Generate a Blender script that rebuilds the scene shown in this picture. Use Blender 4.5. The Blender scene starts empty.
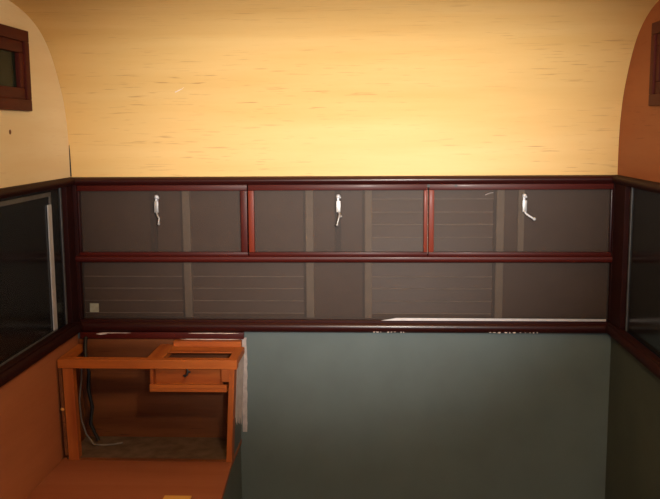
import bpy, bmesh, math, random
from mathutils import Vector, Matrix
random.seed(4)
C = bpy.context.scene.collection
sc = bpy.context.scene

# ------------------------------------------------------------------ materials
def new_mat(name):
    m = bpy.data.materials.new(name); m.use_nodes = True
    nt = m.node_tree
    for n in list(nt.nodes): nt.nodes.remove(n)
    out = nt.nodes.new('ShaderNodeOutputMaterial')
    return m, nt, out

def ramp(nt, fac, stops):
    r = nt.nodes.new('ShaderNodeValToRGB')
    e = r.color_ramp.elements
    e[0].position, e[0].color = stops[0][0], (*stops[0][1], 1)
    e[1].position, e[1].color = stops[1][0], (*stops[1][1], 1)
    for p, c in stops[2:]:
        k = e.new(p); k.color = (*c, 1)
    nt.links.new(fac, r.inputs[0])
    return r.outputs[0]

def noise(nt, vec, scale, sc3, detail=3, loc=(0, 0, 0)):
    mp = nt.nodes.new('ShaderNodeMapping')
    mp.inputs['Scale'].default_value = sc3
    mp.inputs['Location'].default_value = loc
    nt.links.new(vec, mp.inputs['Vector'])
    n = nt.nodes.new('ShaderNodeTexNoise')
    n.inputs['Scale'].default_value = scale
    n.inputs['Detail'].default_value = detail
    nt.links.new(mp.outputs[0], n.inputs['Vector'])
    return n.outputs['Fac']

def mix(nt, fac, a, b, mode='MIX'):
    m = nt.nodes.new('ShaderNodeMix'); m.data_type = 'RGBA'; m.blend_type = mode
    if isinstance(fac, (int, float)): m.inputs[0].default_value = fac
    else: nt.links.new(fac, m.inputs[0])
    for s, v in ((6, a), (7, b)):
        if isinstance(v, tuple): m.inputs[s].default_value = (*v, 1)
        else: nt.links.new(v, m.inputs[s])
    return m.outputs[2]

def wood(name, base, dark, axis='x', rough=.5, fleck=.0, streak=1.0, spec=.5, coat=0, bump=.02):
    """grain running along an axis: broad bands, fine grain, sparse dark flecks"""
    m, nt, out = new_mat(name)
    tc = nt.nodes.new('ShaderNodeTexCoord').outputs['Object']
    i = 'xyz'.index(axis)
    def s3(along, across):
        v = [across] * 3; v[i] = along; return tuple(v)
    band = noise(nt, tc, 1, s3(1.2 * streak, 11 * streak), 4)
    fine = noise(nt, tc, 1, s3(5 * streak, 130 * streak), 3)
    col = mix(nt, ramp(nt, band, [(.3, (0,) * 3), (.75, (1,) * 3)]), base, dark)
    f2 = nt.nodes.new('ShaderNodeMath'); f2.operation = 'MULTIPLY'; f2.inputs[1].default_value = .30
    nt.links.new(fine, f2.inputs[0])
    col = mix(nt, f2.outputs[0], col, dark)
    if fleck:
        fl = noise(nt, tc, 1, s3(8.5, 165), 2, (3.1, 1.7, 5.3))
        g = ramp(nt, fl, [(.625, (0,) * 3), (.72, (1,) * 3)])
        area = noise(nt, tc, 1, s3(1.5, 5), 2, (9, 2, 4))
        g2 = mix(nt, 1.0, g, ramp(nt, area, [(.36, (.15,) * 3), (.62, (1,) * 3)]), 'MULTIPLY')
        g3 = mix(nt, 1.0, g2, (fleck,) * 3, 'MULTIPLY')
        col = mix(nt, g3, col, (dark[0] * .55, dark[1] * .38, dark[2] * .4))
    b = nt.nodes.new('ShaderNodeBsdfPrincipled')
    nt.links.new(col, b.inputs['Base Color'])
    b.inputs['Roughness'].default_value = rough
    b.inputs['Specular IOR Level'].default_value = spec
    b.inputs['Coat Weight'].default_value = coat
    b.inputs['Coat Roughness'].default_value = .15
    if bump:
        bp = nt.nodes.new('ShaderNodeBump'); bp.inputs['Strength'].default_value = .25
        bp.inputs['Distance'].default_value = bump * .05
        nt.links.new(fine, bp.inputs['Height']); nt.links.new(bp.outputs[0], b.inputs['Normal'])
    nt.links.new(b.outputs[0], out.inputs[0])
    return m

def plain(name, base, rough=.5, metal=0, vary=.12, scale=25, spec=.5, bump=0):
    m, nt, out = new_mat(name)
    tc = nt.nodes.new('ShaderNodeTexCoord').outputs['Object']
    n = noise(nt, tc, scale, (1, 1, 1), 4)
    col = mix(nt, ramp(nt, n, [(.3, (0,) * 3), (.7, (1,) * 3)]), tuple(c * (1 + vary) for c in base), tuple(c * (1 - vary) for c in base))
    b = nt.nodes.new('ShaderNodeBsdfPrincipled')
    nt.links.new(col, b.inputs['Base Color'])
    b.inputs['Roughness'].default_value = rough
    b.inputs['Metallic'].default_value = metal
    b.inputs['Specular IOR Level'].default_value = spec
    if bump:
        bp = nt.nodes.new('ShaderNodeBump'); bp.inputs['Strength'].default_value = .4
        bp.inputs['Distance'].default_value = bump
        nt.links.new(n, bp.inputs['Height']); nt.links.new(bp.outputs[0], b.inputs['Normal'])
    nt.links.new(b.outputs[0], out.inputs[0])
    return m

def screen_mat(name, col, cover):
    """woven insect screen seen from a distance: part thread, part hole"""
    m, nt, out = new_mat(name)
    tc = nt.nodes.new('ShaderNodeTexCoord').outputs['Object']
    n = noise(nt, tc, 14, (1, 1, 1), 3)
    c = mix(nt, n, tuple(k * .75 for k in col), tuple(k * 1.25 for k in col))
    b = nt.nodes.new('ShaderNodeBsdfPrincipled'); b.inputs['Roughness'].default_value = .6
    nt.links.new(c, b.inputs['Base Color'])
    t = nt.nodes.new('ShaderNodeBsdfTransparent')
    ms = nt.nodes.new('ShaderNodeMixShader'); ms.inputs[0].default_value = cover
    nt.links.new(t.outputs[0], ms.inputs[1]); nt.links.new(b.outputs[0], ms.inputs[2])
    nt.links.new(ms.outputs[0], out.inputs[0])
    return m

def glass_mat(name, tint, rough=.06, body=.35, bodycol=(.01, .012, .012), ior=1.42):
    """grimy window glass: partly clear, partly dirt film, glossy face"""
    m, nt, out = new_mat(name)
    tc = nt.nodes.new('ShaderNodeTexCoord').outputs['Object']
    n = noise(nt, tc, 9, (1, 1, 1), 4)
    c = mix(nt, n, tuple(k * .4 for k in bodycol), tuple(k * 1.8 for k in bodycol))
    t = nt.nodes.new('ShaderNodeBsdfTransparent'); t.inputs[0].default_value = (*tint, 1)
    d = nt.nodes.new('ShaderNodeBsdfDiffuse'); nt.links.new(c, d.inputs[0])
    a = nt.nodes.new('ShaderNodeMixShader'); a.inputs[0].default_value = body
    nt.links.new(t.outputs[0], a.inputs[1]); nt.links.new(d.outputs[0], a.inputs[2])
    g = nt.nodes.new('ShaderNodeBsdfGlossy'); g.inputs['Roughness'].default_value = rough
    fr = nt.nodes.new('ShaderNodeFresnel'); fr.inputs[0].default_value = ior
    k = nt.nodes.new('ShaderNodeMixShader'); nt.links.new(fr.outputs[0], k.inputs[0])
    nt.links.new(a.outputs[0], k.inputs[1]); nt.links.new(g.outputs[0], k.inputs[2])
    nt.links.new(k.outputs[0], out.inputs[0])
    return m

M = dict(
    ply=wood('blond_plywood', (.80, .56, .24), (.73, .47, .17), 'x', .5, .6, spec=.3),
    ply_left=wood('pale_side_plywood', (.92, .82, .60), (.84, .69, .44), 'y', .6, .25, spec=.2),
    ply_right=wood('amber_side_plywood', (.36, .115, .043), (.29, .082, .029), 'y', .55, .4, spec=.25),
    ply_low=wood('brown_orange_plywood', (.43, .165, .075), (.35, .12, .052), 'y', .6, .2, spec=.2),
    bench=wood('bench_plywood', (.37, .13, .068), (.29, .092, .045), 'x', .6, .2, spec=.2),
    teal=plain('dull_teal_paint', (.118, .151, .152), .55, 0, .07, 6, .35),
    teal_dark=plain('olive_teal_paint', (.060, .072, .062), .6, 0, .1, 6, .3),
    trim=wood('dark_mahogany_varnish', (.040, .0060, .0055), (.022, .0035, .0035), 'x', .30, 0, spec=.35, coat=.08, bump=0),
    side_trim=wood('dull_dark_mahogany', (.030, .006, .006), (.018, .004, .004), 'y', .6, 0, spec=.12, bump=0),
    side_trim_red=wood('dull_mahogany', (.100, .018, .015), (.065, .012, .010), 'y', .6, 0, spec=.12, bump=0),
    frame=wood('red_mahogany_varnish', (.085, .0085, .0055), (.050, .0055, .004), 'x', .42, 0, spec=.22, coat=.03, bump=0),
    frame_o=wood('worn_red_orange_varnish', (.24, .032, .010), (.15, .019, .007), 'z', .45, 0, spec=.22, coat=.03, bump=0),
    orange=wood('orange_pine', (.62, .185, .034), (.36, .075, .013), 'x', .5, .3, 2, spec=.3),
    orange_y=wood('orange_pine_crosswise', (.64, .21, .045), (.38, .085, .016), 'y', .5, .3, 2, spec=.3),
    orange_z=wood('orange_pine_upright', (.52, .15, .032), (.30, .065, .013), 'z', .5, .3, 2, spec=.3),
    brown=wood('brown_back_plywood', (.24, .080, .026), (.10, .030, .010), 'x', .55, .6, 1.3, spec=.25),
    dusty=plain('dusty_grey_brown_board', (.135, .090, .066), .8, 0, .3, 18, .15),
    slat=wood('obscured_louvre', (.172, .096, .064), (.142, .078, .052), 'x', .4, 0, .6, spec=.4, bump=0),
    lip=plain('pale_louvre_edge', (.55, .40, .30), .5, 0, .3, 12),  # louvre edges in a paler tone than the slats
    mull=plain('pale_mullion_paint', (.50, .37, .26), .5, 0, .1, 20),
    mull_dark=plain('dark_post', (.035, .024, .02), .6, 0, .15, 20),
    screen=screen_mat('insect_screen', (.062, .038, .028), .42),
    dark_glass=glass_mat('dark_window_glass', (.5, .55, .6), .16, .4, (.018, .022, .022)),
    small_glass=glass_mat('mottled_window_glass', (.4, .45, .4), .2, .7, (.018, .028, .024), 1.2),
    alu=plain('dull_aluminium', (.62, .64, .70), .5, .3, .12, 30),
    alu_dim=plain('oxidised_aluminium', (.16, .165, .18), .5, .6, .2, 30),
    chrome=plain('bright_cast_metal', (.42, .41, .41), .42, .7, .08, 60),
    pale_line=plain('pale_line_finish', (.75, .68, .66), .35, .5, .08, 40),
    flake=plain('white_primer', (.78, .66, .58), .8, 0, .2, 60),
    bare=plain('bare_whitish_plaster', (.45, .38, .36), .85, 0, .22, 35, .1),
    bare_light=plain('bare_whitish_primer', (.78, .68, .66), .85, 0, .12, 35, .1),
    black=plain('black_rubber', (.010, .010, .011), .5, 0, .2, 30),
    grey_wire=plain('grey_wire', (.14, .12, .11), .5, 0, .2, 30),
    sticker=plain('faded_sticker', (.32, .30, .22), .6, 0, .2, 60),
    offcut=wood('pale_yellow_wood', (.75, .42, .12), (.62, .33, .085), 'x', .6, .3, 2, spec=.2),
    floor=wood('grey_floor_boards', (.16, .15, .14), (.11, .10, .095), 'y', .6, .4, 1),
    night=plain('dark_outer_skin', (.012, .014, .016), .7, 0, .2, 5),
)

# ------------------------------------------------------------------ mesh builder
class MB:
    def __init__(s): s.bm = bmesh.new()
    def box(s, x0, x1, y0, y1, z0, z1, bev=0, top=None):
        v = [s.bm.verts.new((x, y, z)) for z in (z0, z1) for y in (y0, y1) for x in (x0, x1)]
        if top:                      # top=(dx,dy) shears the upper face
            for k in v[4:]: k.co.x += top[0]; k.co.y += top[1]
        q = [(0, 2, 3, 1), (4, 5, 7, 6), (0, 1, 5, 4), (2, 6, 7, 3), (0, 4, 6, 2), (1, 3, 7, 5)]
        fs = [s.bm.faces.new([v[i] for i in f]) for f in q]
        if bev:
            es = {e for f in fs for e in f.edges}
            bmesh.ops.bevel(s.bm, geom=list(es), offset=bev, segments=2, profile=.6, affect='EDGES')
        return s
    def prism(s, pts, axis, a, b, bev=0):
        """closed polygon pts extruded along axis from a to b; pts are the two other coordinates in xyz order"""
        def P(p, t):
            if axis == 'x': return (t, p[0], p[1])
            if axis == 'y': return (p[0], t, p[1])
            return (p[0], p[1], t)
        va = [s.bm.verts.new(P(p, a)) for p in pts]; vb = [s.bm.verts.new(P(p, b)) for p in pts]
        n = len(pts)
        fs = [s.bm.faces.new(va), s.bm.faces.new(vb[::-1])]
        for i in range(n):
            fs.append(s.bm.faces.new([va[i], vb[i], vb[(i + 1) % n], va[(i + 1) % n]]))
        if bev:
            es = {e for f in fs[:2] for e in f.edges}
            bmesh.ops.bevel(s.bm, geom=list(es), offset=bev, segments=2, profile=.6, affect='EDGES')
        return s
    def tube(s, pts, r, n=10, taper=None):
        pts = [Vector(p) for p in pts]; rings = []
        for i, p in enumerate(pts):
            d = (pts[min(i + 1, len(pts) - 1)] - pts[max(i - 1, 0)]).normalized()
            a = d.orthogonal() if i == 0 else (a - d * a.dot(d))
            a = a.normalized(); b = d.cross(a)
            rr = r if not taper else r + (taper - r) * i / (len(pts) - 1)
            rings.append([s.bm.verts.new(p + (a * math.cos(t) + b * math.sin(t)) * rr) for t in [2 * math.pi * k / n for k in range(n)]])
        for u, v in zip(rings, rings[1:]):
            for k in range(n): s.bm.faces.new([u[k], u[(k + 1) % n], v[(k + 1) % n], v[k]])
        s.bm.faces.new(rings[0][::-1]); s.bm.faces.new(rings[-1])
        return s
    def ball(s, c, r, sx=1, sy=1, sz=1):
        ret = bmesh.ops.create_uvsphere(s.bm, u_segments=14, v_segments=9, radius=r)
        for v in ret['verts']: v.co = Vector((v.co.x * sx, v.co.y * sy, v.co.z * sz)) + Vector(c)
        return s
    def build(s, name, mat, parent=None, smooth=False, **tags):
        bmesh.ops.recalc_face_normals(s.bm, faces=s.bm.faces)
        base = Vector((0, 0, 0))
        p = parent
        while p: base += p.location; p = p.parent
        for v in s.bm.verts: v.co -= base
        me = bpy.data.meshes.new(name); s.bm.to_mesh(me); s.bm.free()
        me.materials.append(mat)
        o = bpy.data.objects.new(name, me); C.objects.link(o)
        if parent: o.parent = parent
        if smooth:
            for f in me.polygons: f.use_smooth = True
            try: me.set_sharp_from_angle(angle=math.radians(40))
            except Exception: pass
        for k, v in tags.items(): o[k] = v
        return o

def thing(name, label, cat, loc, group=None, kind=None):
    o = bpy.data.objects.new(name, None); C.objects.link(o); o.location = loc
    o.empty_display_size = .05
    o['label'] = label; o['category'] = cat
    if group: o['group'] = group
    if kind: o['kind'] = kind
    return o
def S(label, cat): return dict(label=label, category=cat, kind='structure')

# ------------------------------------------------------------------ the shell
W = 1.05            # half width of the trailer
ZT, ZB = 1.398, .789
BACK = -4.6
PROF = [(0, 1.39), (0, 1.50), (.005, 1.57), (.014, 1.62), (.031, 1.68), (.054, 1.728), (.082, 1.775), (.113, 1.82),
        (.15, 1.863), (.197, 1.904), (.25, 1.935), (.31, 1.960), (.37, 1.977), (.44, 1.991), (.52, 2.002), (.65, 2.013), (.9, 2.025), (-BACK, 2.03)]
def catmull(P, n=5):
    out = []
    for i in range(len(P) - 1):
        p0, p1, p2, p3 = P[max(i - 1, 0)], P[i], P[i + 1], P[min(i + 2, len(P) - 1)]
        if i == 0 or i >= len(P) - 3: out.append(p1); continue
        for k in range(n):
            t = k / n
            out.append(tuple(.5 * (2 * b + (c - a) * t + (2 * a - 5 * b + 4 * c - d) * t * t + (3 * b - a - 3 * c + d) * t ** 3)
                             for a, b, c, d in zip(p0, p1, p2, p3)))
    out.append(P[-1]); return out
prof = catmull(PROF)
def prof_z(pr):
    best = 1.5
    for (a, za), (b, zb) in zip(prof, prof[1:]):
        if b > a and a <= pr <= b: return za + (zb - za) * (pr - a) / (b - a)
    return best
T = .03
# curved front panel running on overhead as one skin
b = MB()
ring = []
for i, (p, z) in enumerate(prof):
    q = prof[min(i + 1, len(prof) - 1)]; r = prof[max(i - 1, 0)]
    d = Vector((-(q[0] - r[0]), q[1] - r[1])).normalized()      # (y, z) tangent
    nrm = Vector((d.y, -d.x))                                    # outward
    ring.append([b.bm.verts.new((x, y, zz)) for x in (-W - T, W + T) for (y, zz) in ((-p, z), (-p + nrm.x * T, z + nrm.y * T))])
for u, v in zip(ring, ring[1:]):
    for i, j in ((0, 2), (3, 1), (1, 0), (2, 3)): b.bm.faces.new([u[i], u[j], v[j], v[i]])
b.bm.faces.new([ring[0][k] for k in (0, 1, 3, 2)]); b.bm.faces.new([ring[-1][k] for k in (0, 2, 3, 1)])
b.build('ceiling', M['ply'], smooth=True, **S('blond plywood panel curving up from the front wall into the ceiling', 'ceiling'))

wf = MB().box(-W - T, W + T, 0, T, 0, ZB + .035).build('wall_front', M['teal'], **S('dull teal painted front wall below the long window band', 'wall'))
# irregular unpainted strip beside the cabinet
random.seed(11)
zz = [.375 + (.763 - .375) * i / 22 for i in range(23)]
edge = [(-.372 + random.uniform(-.0015, .0015) - .006 * max(0, (.60 - z) / .25), z) for z in zz]
pts = [(-.395, zz[0])] + edge + [(-.395, zz[-1])]
MB().prism(pts, 'y', -.0015, 0).build('bare_patch', M['bare'], wf, label='whitish unpainted strip of wall beside the cabinet')

SMALL = (-.83, -.395, 1.685, 1.872)      # hole of the small upper windows (y0, y1, z0, z1)
def side_wall(sgn, name, up, low, lab_up, lab_low):
    x0, x1 = (W, W + T) if sgn > 0 else (-W - T, -W)
    m = MB()
    ys = sorted({round(-p, 4) for p, z in prof if p <= .9} | {SMALL[0], SMALL[1], -1.3, BACK}, reverse=True)
    for a, c in zip(ys, ys[1:]):
        za, zc = prof_z(-a) + .004, prof_z(-c) + .004
        if a <= SMALL[1] + 1e-6 and c >= SMALL[0] - 1e-6:
            m.prism([(a, ZT - .03), (a, SMALL[2]), (c, SMALL[2]), (c, ZT - .03)], 'x', x0, x1)
            m.prism([(a, SMALL[3]), (a, za), (c, zc), (c, SMALL[3])], 'x', x0, x1)
        else:
            m.prism([(a, ZT - .03), (a, za), (c, zc), (c, ZT - .03)], 'x', x0, x1)
    m.box(x0, x1, BACK, -1.3, ZB + .02, ZT - .03)
    w = m.build(name, up, **S(lab_up, 'wall'))
    MB().box(x0, x1, BACK, 0, 0, ZB + .02).build('lower_panel', low, w, label=lab_low)
    return w
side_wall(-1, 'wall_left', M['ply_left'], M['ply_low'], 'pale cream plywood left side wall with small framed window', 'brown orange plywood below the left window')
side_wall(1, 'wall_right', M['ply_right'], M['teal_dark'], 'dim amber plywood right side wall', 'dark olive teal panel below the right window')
MB().tube([(-W + .0008, -.54, 1.576), (-W, -.54, 1.576)], .008, 12).build('nail_hole', M['brown'], bpy.data.objects['wall_left'], label='small brown nail stain')
MB().prism([(-W + .0005, 1.402), (-W + .006, 1.402), (-W + .004, 1.50), (-W + .0005, 1.56)], 'y', -.001, 0).build('open_joint', M['mull_dark'], bpy.data.objects['ceiling'], label='dark open joint in the left corner')
MB().tube([(-.616, -.0485, 1.720), (-.59, -.054, 1.731), (-.564, -.0635, 1.748)], .0028, 6, .001).build('scuff', M['flake'], bpy.data.objects['ceiling'], label='small pale scuff on the plywood')
MB().box(-W - T, W + T, BACK - T, BACK, 0, 2.05).build('wall_back', M['teal'], **S('dull teal wall at the back of the trailer', 'wall'))
MB().box(-W - T, W + T, BACK - T, T, -.04, 0).build('floor', M['floor'], **S('grey boarded trailer floor', 'floor'))

# ------------------------------------------------------------------ mahogany trims
def half(z0, z1, out, n=8):
    """rounded moulding profile in (depth, z), flat back"""
    c, r = (z0 + z1) / 2, (z1 - z0) / 2
    return [(0, z1)] + [(-out * math.cos(math.pi * (k / n - .5)), c - r * math.sin(math.pi * (k / n - .5))) for k in range(n + 1)] + [(0, z0)]
top_p = [(.0, 1.400), (-.010, 1.400), (-.019, 1.397), (-.025, 1.391), (-.027, 1.384), (-.024, 1.376), (-.018, 1.371), (-.017, 1.369), (0, 1.369)]
mid_p = [(.004, 1.092), (-.014, 1.092), (-.020, 1.088), (-.022, 1.080), (-.020, 1.071), (-.014, 1.066), (.004, 1.066)]
bot_p = [(.004, .838), (-.018, .838), (-.021, .835), (-.021, .829), (-.026, .826), (-.031, .818), (-.032, .808), (-.028, .797), (-.020, .790), (0, .788)]
def run_x(p, a, c, name, label, mat):
    m = MB(); m.prism(p, 'x', a, c)
    return m.build(name, mat, smooth=True, **S(label, 'trim'))
def side_run(p, sgn, y0, y1, name, label, mat):
    m = MB(); m.prism([(sgn * (W + d), z) for d, z in p], 'y', y0, y1)
    return m.build(name, mat, smooth=True, **S(label, 'trim'))
run_x(top_p, -W, W, 'trim_1', 'long dark mahogany moulding under the blond plywood front panel', M['trim'])
run_x(mid_p, -W + .005, W - .005, 'trim_2', 'mahogany rail dividing upper and lower screens of front window', M['frame'])
t3 = run_x(bot_p, -W, W, 'trim_3', 'rounded mahogany sill moulding above the teal front wall', M['trim'])
side_run(top_p, -1, BACK, -.002, 'trim_4', 'dark mahogany moulding above the left side window', M['side_trim'])
side_run(top_p, 1, BACK, -.002, 'trim_5', 'dark mahogany moulding above the right side window', M['side_trim'])
side_run(bot_p, -1, BACK, -.002, 'trim_6', 'rounded mahogany sill moulding below the left side window', M['side_trim'])
side_run(bot_p, 1, BACK, -.002, 'trim_7', 'rounded mahogany sill moulding below the right side window', M['side_trim'])
pl = MB(); pl.box(-W, -1.024, -.014, .03, .838, 1.369, .002); pl.box(-W - T, -W + .012, -.085, -.014, .838, 1.369, .002)
pl.build('trim_8', M['side_trim'], **S('dark corner post between left side window and front window', 'trim'))
pl = MB(); pl.box(1.036, W, -.014, .03, .838, 1.369, .002); pl.box(W - .012, W + T, -.150, -.014, .838, 1.369, .002)
pl.build('trim_9', M['side_trim'], **S('dark corner post between front window and right side window', 'trim'))
# pale line along the right part of the sill, with a slanted tip, and paint chips under it
MB().prism([(.160, .8385), (.22, .8490), (1.022, .8472), (1.022, .8385)], 'y', -.0215, -.017).build('pale_line', M['pale_line'], t3, label='pale line along the right half of the sill')
ch = MB(); random.seed(5)
for x in [.13, .142, .155, .19, .199, .215, .235, .25] + [.585, .60, .618, .64, .655, .675, .70, .715, .735, .748, .76]:
    w_, h_ = random.uniform(.002, .006), random.uniform(.002, .0045)
    ch.ball((x + random.uniform(-.004, .004), -.0245, .7945), 1, w_, .002, h_)
ch.build('paint_chip', M['flake'], t3, smooth=True, kind='stuff', label='white chips in the varnish under the sill')

# ------------------------------------------------------------------ front window behind the screens
wn = thing('window_1', 'long front window with grey louvres and pale upright bars behind screens', 'window', (0, .03, .838), kind='structure')
sl = MB(); lip = MB()
def slats(xa, xb, z0, z1, heights):
    hs = [z0] + heights + [z1]
    for a, c in zip(hs, hs[1:]):
        # each louvre leans out at its foot so its lower lip overlaps the next one down
        sl.prism([(.045, a + .0005), (.056, c + .006), (.060, c + .006), (.050, a - .001)], 'x', xa, xb)
        if a > z0: lip.box(xa, xb, .0425, .0455, a - .001, a + .0022)
LOW = [.852, .902, .952, 1.000]; UP = [1.156, 1.207, 1.255, 1.306]
slats(-.592, -.135, .838, 1.066, LOW); slats(.124, .606, .838, 1.066, LOW); slats(.124, .606, 1.09, 1.37, UP)
slats(-1.03, -.62, .838, 1.066, LOW)
sl.build('louvre', M['slat'], wn)
lip.build('louvre_lip', M['lip'], wn)
pn = MB()
pn.box(-.13, .10, .046, .058, .838, 1.37); pn.box(-1.04, -.14, .046, .056, 1.075, 1.37)
pn.box(.63, 1.04, .046, .056, .838, 1.37); pn.box(-1.05, 1.05, .068, .072, .80, 1.40)
pn.build('pane', M['slat'], wn)
for x0, x1 in ((-.620, -.590), (-.135, -.104), (.096, .124), (.604, .634)):
    MB().box(x0, x1, .026, .052, .838, 1.37, .003).build('mullion', M['mull'], wn)
    MB().box(x0 - .010, x0, .034, .05, .838, 1.37).build('mullion_shade', M['mull_dark'], wn)  # dark strip standing in for the shade beside each mullion

# ------------------------------------------------------------------ screens in front of it
def make_screen(x0, x1, label, post, lever, side_l, side_r):
    pc = post; xc = post + (.018 if lever == 0 else .004 if lever == 2 else 0)
    t = thing('window_screen', label, 'window screen', ((x0 + x1) / 2, 0, 1.092), 'hinged screens in the upper row of the front window')
    f = MB()
    f.box(x0, x1, -.016, .008, 1.346, 1.368, .0025)
    f.box(x0, x1, -.016, .008, 1.0925, 1.106, .0025)
    f.build('frame_rail', M['frame'], t, smooth=True)
    for (a, c), k in ((side_l, 0), (side_r, 1)):
        mat = M['frame_o'] if 'o' in (side_l_mat if k == 0 else side_r_mat) else M['trim'] if 't' in (side_l_mat if k == 0 else side_r_mat) else M['frame']
        MB().box(a, c, -.017, .008, 1.1065, 1.3455, .0025).build('frame_stile', mat, t, smooth=True)
    MB().box(side_l[1] - .004, side_r[0] + .004, .004, .0055, 1.102, 1.350).build('screen_mesh', M['screen'], t)
    MB().box(pc - .013, pc + .010, .010, .024, 1.106, 1.346).build('post', M['mull'] if lever == 2 else M['mull_dark'], t)
    # latch: round boss on top, bright plate, thin neck, crank lever with a ball end
    la = MB().box(xc - .007, xc + .0095, -.026, -.014, 1.262, 1.306, .0014).build('latch', M['chrome'], t, smooth=True)
    k = MB(); k.ball((xc + .001, -.012, 1.322), .0085, 1, .9, 1); k.ball((xc + .008, -.014, 1.318), .004)
    k.box(xc - .004, xc + .004, -.016, .010, 1.304, 1.322, .001)
    k.build('boss', M['alu'], la, smooth=True)
    L = MB()
    if lever == 0:
        P = [(xc + .000, -.02, 1.266), (xc + .005, -.025, 1.252), (xc + .013, -.030, 1.240), (xc + .011, -.032, 1.228), (xc + .010, -.032, 1.220)]
        end = (xc + .011, -.032, 1.219)
    elif lever == 1:
        P = [(xc + .003, -.02, 1.266), (xc + .006, -.026, 1.254), (xc + .003, -.031, 1.240), (xc - .001, -.034, 1.226), (xc - .003, -.035, 1.216)]
        end = (xc - .003, -.035, 1.215)
    else:
        P = [(xc + .001, -.02, 1.266), (xc + .006, -.025, 1.256), (xc + .018, -.030, 1.247), (xc + .032, -.034, 1.238)]
        end = (xc + .036, -.035, 1.236)
    L.tube(P, .0045, 10, .0036); L.ball(end, .0062)
    if lever == 1: L.ball((xc + .012, -.028, 1.247), .005)
    L.build('lever', M['chrome' if lever != 2 else 'alu'], la, smooth=True)
    return t
side_l_mat, side_r_mat = 't', 'f'
s1 = make_screen(-1.022, -.357, 'left red framed window screen, lever hanging down, next to the left side window', -.729, 0, (-1.022, -1.014), (-.383, -.358))
side_l_mat, side_r_mat = 'o', 'o'
s2 = make_screen(-.353, .3365, 'middle red framed window screen between the two other framed screens', -.006, 1, (-.3525, -.331), (.322, .336))
side_l_mat, side_r_mat = 'o', 't'
s3 = make_screen(.3405, 1.034, 'right red framed window screen, its latch lever kicked out to the right', .697, 2, (.341, .361), (1.026, 1.034))
MB().tube([(.555, -.0, 1.325), (.572, -.001, 1.332), (.586, -.001, 1.334)], .0012, 6).build('scratch', M['pale_line'], s3, label='short pale scratch in the screen')
MB().tube([(.339, -.017, 1.362), (.339, -.020, 1.362)], .006, 10).build('screw_head', M['black'], s3, smooth=True)
MB().tube([(.443, -.016, 1.362), (.443, -.019, 1.362)], .005, 10).build('screw_head', M['black'], s3, smooth=True)
MB().box(-1.022, 1.034, .004, .0055, .8385, 1.0655).build('window_screen', M['screen'], label='long fixed insect screen in the lower row above the sill', category='window screen')
MB().prism([(-.998, .8625), (-.962, .863), (-.961, .8985), (-.997, .8985)], 'y', .0025, .0038).build('sticker', M['sticker'], label='small faded square sticker in the lower left corner of front window', category='sticker')

# ------------------------------------------------------------------ side windows
def side_window(sgn, name, label, y_near):
    w = thing(name, label, 'window', (sgn * (W + .012), -.7, .838), kind='structure')
    X = lambda d: sgn * (W + d)
    def bx(m, d0, d1, *a, bev=.001):
        x0, x1 = sorted((X(d0), X(d1))); m.box(x0, x1, *a, bev); return m
    c = MB()          # outer channel
    bx(c, .002, .0055, y_near - .012, y_near, .8385, 1.3685, bev=.0005); bx(c, .002, .0055, -1.3, -1.285, .8385, 1.3685)
    c.build('window_frame', M['alu_dim'], w)
    bx(MB(), .006, .012, -1.3, -.085 if sgn < 0 else -.15, .839, 1.369).build('pane', M['dark_glass'], w)
    if sgn < 0:
        s = MB()      # sliding sash
        bx(s, .000, .0045, -.247, -.212, .846, 1.312, bev=.001)
        s.build('sash_stile', M['alu'], w)
        s = MB()
        bx(s, .000, .0045, -1.28, -.212, 1.342, 1.357); bx(s, .000, .0045, -.228, -.212, 1.312, 1.342)
        bx(s, .000, .0045, -1.28, -.212, .840, .846)
        s.build('sash_rail', M['alu_dim'], w)
    return w
side_window(-1, 'window_2', 'dark left side window with grey metal sash', -.10)
side_window(1, 'window_3', 'dark right side window beside the corner post', -.172)
def small_window(sgn, name, label):
    w = thing(name, label, 'window', (sgn * W, -.6, 1.65), kind='structure')
    y0, y1, z0, z1 = -.87, -.376, 1.646, 1.913
    X = lambda d: sgn * (W + d)
    f = MB()
    def ringbox(wd, d0, d1, y0, y1, z0, z1, bev):
        x0, x1 = sorted((X(d0), X(d1)))
        f.box(x0, x1, y0, y1, z1 - wd, z1, bev); f.box(x0, x1, y0, y1, z0, z0 + wd, bev)
        f.box(x0, x1, y0, y0 + wd, z0 + wd, z1 - wd, bev); f.box(x0, x1, y1 - wd, y1, z0 + wd, z1 - wd, bev)
    ringbox(.038, -.014, -.0005, y0, y1, z0, z1, .003)
    f.build('window_frame', M['side_trim_red'], w, smooth=True)
    f = MB(); ringbox(.038, -.008, .010, y0 + .038, y1 - .038, z0 + .038, z1 - .038, .004)
    f.build('inner_moulding', M['side_trim_red'], w, smooth=True)
    x0, x1 = sorted((X(.006), X(.011)))
    MB().box(x0, x1, y0 + .06, y1 - .06, z0 + .06, z1 - .06).build('pane', M['small_glass'], w)
    return w
small_window(-1, 'window_4', 'small mahogany framed window high on the pale left wall')
small_window(1, 'window_5', 'small mahogany framed window high on the amber right wall')

# ------------------------------------------------------------------ bench and cabinet
bn = thing('bench', 'built-in bench with brown orange plywood top under the cabinet', 'bench', (-.72, -.65, 0))
MB().prism([(-W + .001, -1.3), (-.345, -1.3), (-.400, -.25), (-.400, -.001), (-W + .001, -.001)], 'z', .327, .345, .0015).build('top_panel', M['bench'], bn)
MB().prism([(-.366, -1.29), (-.352, -1.29), (-.404, -.25), (-.404, -.001), (-.418, -.001), (-.418, -.25)], 'z', 0, .327).build('side_panel', M['teal'], bn, label='dull teal side of the bench')
MB().box(-W + .001, -.367, -1.29, -1.273, 0, .327).build('end_panel', M['teal'], bn)

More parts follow.
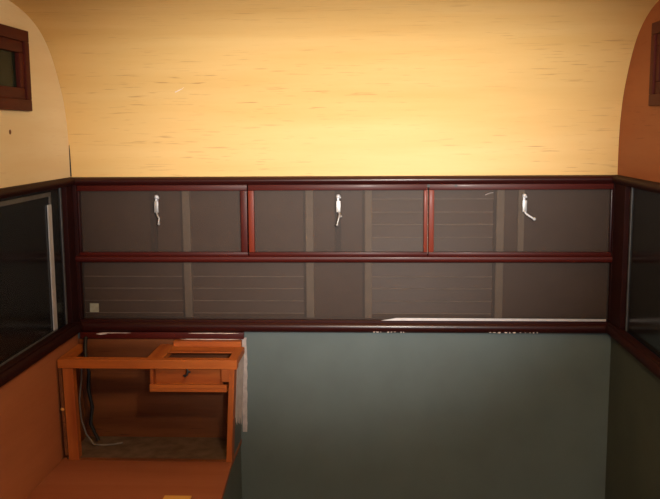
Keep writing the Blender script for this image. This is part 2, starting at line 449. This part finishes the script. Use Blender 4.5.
cb = thing('cabinet', 'open orange wooden cabinet carcass standing on the bench against front wall', 'cabinet', (-.71, -.125, .345))
Z0, ZC = .3455, .738
MB().box(-1.044, -.372, -.252, -.214, .704, ZC, .002).build('front_rail', M['orange'], cb)
MB().box(-.655, -.4085, -.128, -.045, .731, ZC - .001, .002).build('back_rail', M['orange'], cb)
MB().box(-.655, -.388, -.044, -.012, .715, .757, .001).build('back_strip', M['orange'], cb)
MB().box(-1.046, -1.018, -.213, -.012, .712, ZC - .001, .002).build('end_rail', M['orange_y'], cb)
MB().box(-.408, -.374, -.213, -.045, .712, ZC - .001, .002).build('end_rail', M['orange_y'], cb)
MB().box(-.716, -.656, -.213, -.012, .712, ZC - .001, .002).build('cross_rail', M['orange_y'], cb)
MB().box(-1.046, -.4025, -.011, -.002, Z0, .757).build('back_panel', M['brown'], cb)
MB().box(-1.030, -.402, -.236, -.012, Z0, Z0 + .008).build('floor_board', M['dusty'], cb, label='dusty grey brown floor of the cabinet')
MB().box(-1.018, -.404, -.246, -.237, Z0, Z0 + .008).build('floor_lip', M['brown'], cb)
MB().box(-1.020, -.980, -.249, -.214, Z0, .703, .002, top=(-.008, 0)).build('post', M['orange_z'], cb)
MB().box(-1.034, -1.022, -.249, -.214, Z0 + .02, .703, .002, top=(-.010, 0)).build('post', M['brown'], cb, label='dark edge strip beside the left post')
MB().box(-1.046, -1.036, -.213, -.012, Z0, .712).build('side_panel', M['brown'], cb)
MB().box(-.421, -.4005, -.250, -.192, Z0, .711, .0015, top=(.020, 0)).build('post', M['orange_z'], cb)
sp = MB().box(-.419, -.4015, -.191, -.012, Z0, .711, .0008, top=(.020, 0)).build('side_panel', M['teal'], cb, label='teal painted right side with bare whitish upper part')
random.seed(21)
yz = [(-.190, .709)] + [(-.190 + .177 * i / 14, .475 + random.uniform(-.012, .012) + (.03 if i % 5 < 2 else 0) - .004 * i) for i in range(15)] + [(-.013, .709)]
pm = MB(); pv = []
for dx in (0, .0012):
    pv.append([pm.bm.verts.new((-.4015 + .020 * (z - Z0) / (.711 - Z0) + dx, y, z)) for y, z in yz])
pm.bm.faces.new(pv[0]); pm.bm.faces.new(pv[1][::-1])
for i in range(len(yz)):
    j = (i + 1) % len(yz); pm.bm.faces.new([pv[0][i], pv[1][i], pv[1][j], pv[0][j]])
pm.build('bare_patch', M['bare_light'], sp, label='bare whitish patch')
MB().box(-.432, -.3985, -.248, -.214, .655, .7035, .002).build('corner_block', M['orange_z'], cb)
# open drawer pocket hung under the right part of the top
dp = MB().box(-.700, -.412, -.252, -.200, .617, .630, .001).build('drawer_pocket', M['orange'], cb)
MB().box(-.700, -.412, -.252, -.240, .6305, .644, .001).build('front_lip', M['orange'], dp)
MB().box(-.700, -.688, -.239, -.200, .6305, .703, .001).build('divider', M['orange_z'], dp)
MB().box(-.6875, -.433, -.208, -.200, .6305, .703, .001).build('pocket_back', M['orange'], dp)
hk = MB(); hk.tube([(-.558, -.247, .703), (-.556, -.250, .694), (-.558, -.253, .683), (-.566, -.255, .677), (-.570, -.256, .683)], .0042, 8)
hk.tube([(-.556, -.2505, .697), (-.545, -.2515, .692)], .0035, 8)
hk.build('hook', M['black'], cb, smooth=True, label='small black hook under the front rail')
MB().ball((-1.034, -.2505, .545), .008, 1, .5, .8).build('knot', M['offcut'], cb, smooth=True, label='pale knot on the left edge')

# dark red batten between the sill and the cabinet, with torn white paint
bt = MB().box(-1.035, -.380, -.020, -.0025, .7605, .7875, .003).build('wooden_batten', M['frame'], smooth=True, label='thin dark red batten with torn white paint between sill and cabinet', category='batten')
random.seed(8)
def flake_run(xa, xb, z, y, h):
    n = max(3, int((xb - xa) / .018)); up = []; dn = []
    for i in range(n + 1):
        x = xa + (xb - xa) * i / n; e = math.sin(math.pi * i / n) ** .4 if 0 < i < n else .15
        up.append((x, z + h * e * random.uniform(.5, 1))); dn.append((x, z - h * e * random.uniform(.3, 1)))
    MB().prism(up + dn[::-1], 'y', y - .0012, y).build('torn_paint', M['flake'], bt, label='torn white paint')
flake_run(-.968, -.925, .7805, -.0201, .006); flake_run(-.950, -.830, .7845, -.0201, .0020); flake_run(-.60, -.40, .7845, -.0201, .0020)
flake_run(-.63, -.395, .7600, -.0201, .0020)

cv = MB(); cv.tube([(-1.008, -.030, .768), (-1.004, -.055, .742), (-.998, -.075, .70), (-.985, -.08, .64), (-.990, -.08, .57), (-.978, -.08, .50), (-.988, -.08, .43), (-.960, -.08, .362)], .0075, 10)
cv.build('cable', M['black'], smooth=True, label='thick black cable hanging in the left back corner of the cabinet', category='cable')
cv = MB(); cv.tube([(-1.0, -.115, .70), (-1.004, -.115, .62), (-1.016, -.115, .54), (-1.012, -.115, .46), (-.995, -.115, .40), (-.965, -.12, .3605), (-.93, -.12, .358), (-.89, -.11, .3575), (-.86, -.09, .3575)], .0035, 8)
cv.build('wire', M['grey_wire'], smooth=True, label='thin grey wire trailing onto the cabinet floor', category='wire')
MB().box(-.578, -.486, -.72, -.562, .3455, .3515, .001).build('wood_offcut', M['offcut'], label='pale yellow wood strip lying on the bench, cut by bottom of photo', category='wood offcut')

# ------------------------------------------------------------------ light, camera
def point(name, loc, energy, col, r):
    l = bpy.data.lights.new(name, 'POINT'); l.energy = energy; l.color = col; l.shadow_soft_size = r
    o = bpy.data.objects.new(name, l); C.objects.link(o); o.location = loc; return o
def spot(name, loc, aim, energy, col, r, ang):
    l = bpy.data.lights.new(name, 'SPOT'); l.energy = energy; l.color = col; l.shadow_soft_size = r
    l.spot_size = math.radians(ang); l.spot_blend = 1
    o = bpy.data.objects.new(name, l); C.objects.link(o); o.location = loc
    o.rotation_euler = (Vector(aim) - Vector(loc)).to_track_quat('-Z', 'Y').to_euler(); return o
spot('reflector_lamp', (.32, -3.0, 1.62), (.03, 0, 1.54), 405, (1, .94, .87), .05, 48)
point('warm_fill', (.22, -2.0, 1.94), 37, (1, .80, .54), .06)  # warm fill added overhead to brighten the left wall
l = bpy.data.lights.new('cool_fill', 'AREA'); l.energy = 10; l.color = (.80, .92, 1); l.shape = 'RECTANGLE'; l.size = .7; l.size_y = 1.2  # unseen cool fill, added to lift the lower walls
o = bpy.data.objects.new('cool_fill', l); C.objects.link(o); o.location = (.5, BACK + .05, .75); o.rotation_euler = (math.radians(90), 0, 0)
w = bpy.data.worlds.new('night'); sc.world = w; w.use_nodes = True
w.node_tree.nodes['Background'].inputs[0].default_value = (.05, .07, .10, 1)
w.node_tree.nodes['Background'].inputs[1].default_value = .05

f, pitch, yaw, roll = 862.25, .139, .050, .007
cy, sy = math.cos(yaw), math.sin(yaw)
r0, f0, z = Vector((cy, sy, 0)), Vector((-sy, cy, 0)), Vector((0, 0, 1))
c, s = math.cos(pitch), math.sin(pitch); up = s * f0 + c * z; fw = c * f0 - s * z
c, s = math.cos(roll), math.sin(roll); R = c * r0 - s * up; U = s * r0 + c * up
cam = bpy.data.cameras.new('camera'); co = bpy.data.objects.new('camera', cam); C.objects.link(co)
mw = Matrix((R, U, -fw)).transposed().to_4x4(); mw.translation = (.127, -3.313, 1.579)
co.matrix_world = mw
cam.sensor_width = 36; cam.lens = f / 660 * 36; cam.clip_start = .05
sc.camera = co
sc.view_settings.view_transform = 'Standard'; sc.view_settings.look = 'None'
sc.view_settings.gamma = 1; sc.view_settings.use_curve_mapping = False
sc.view_settings.exposure = 0
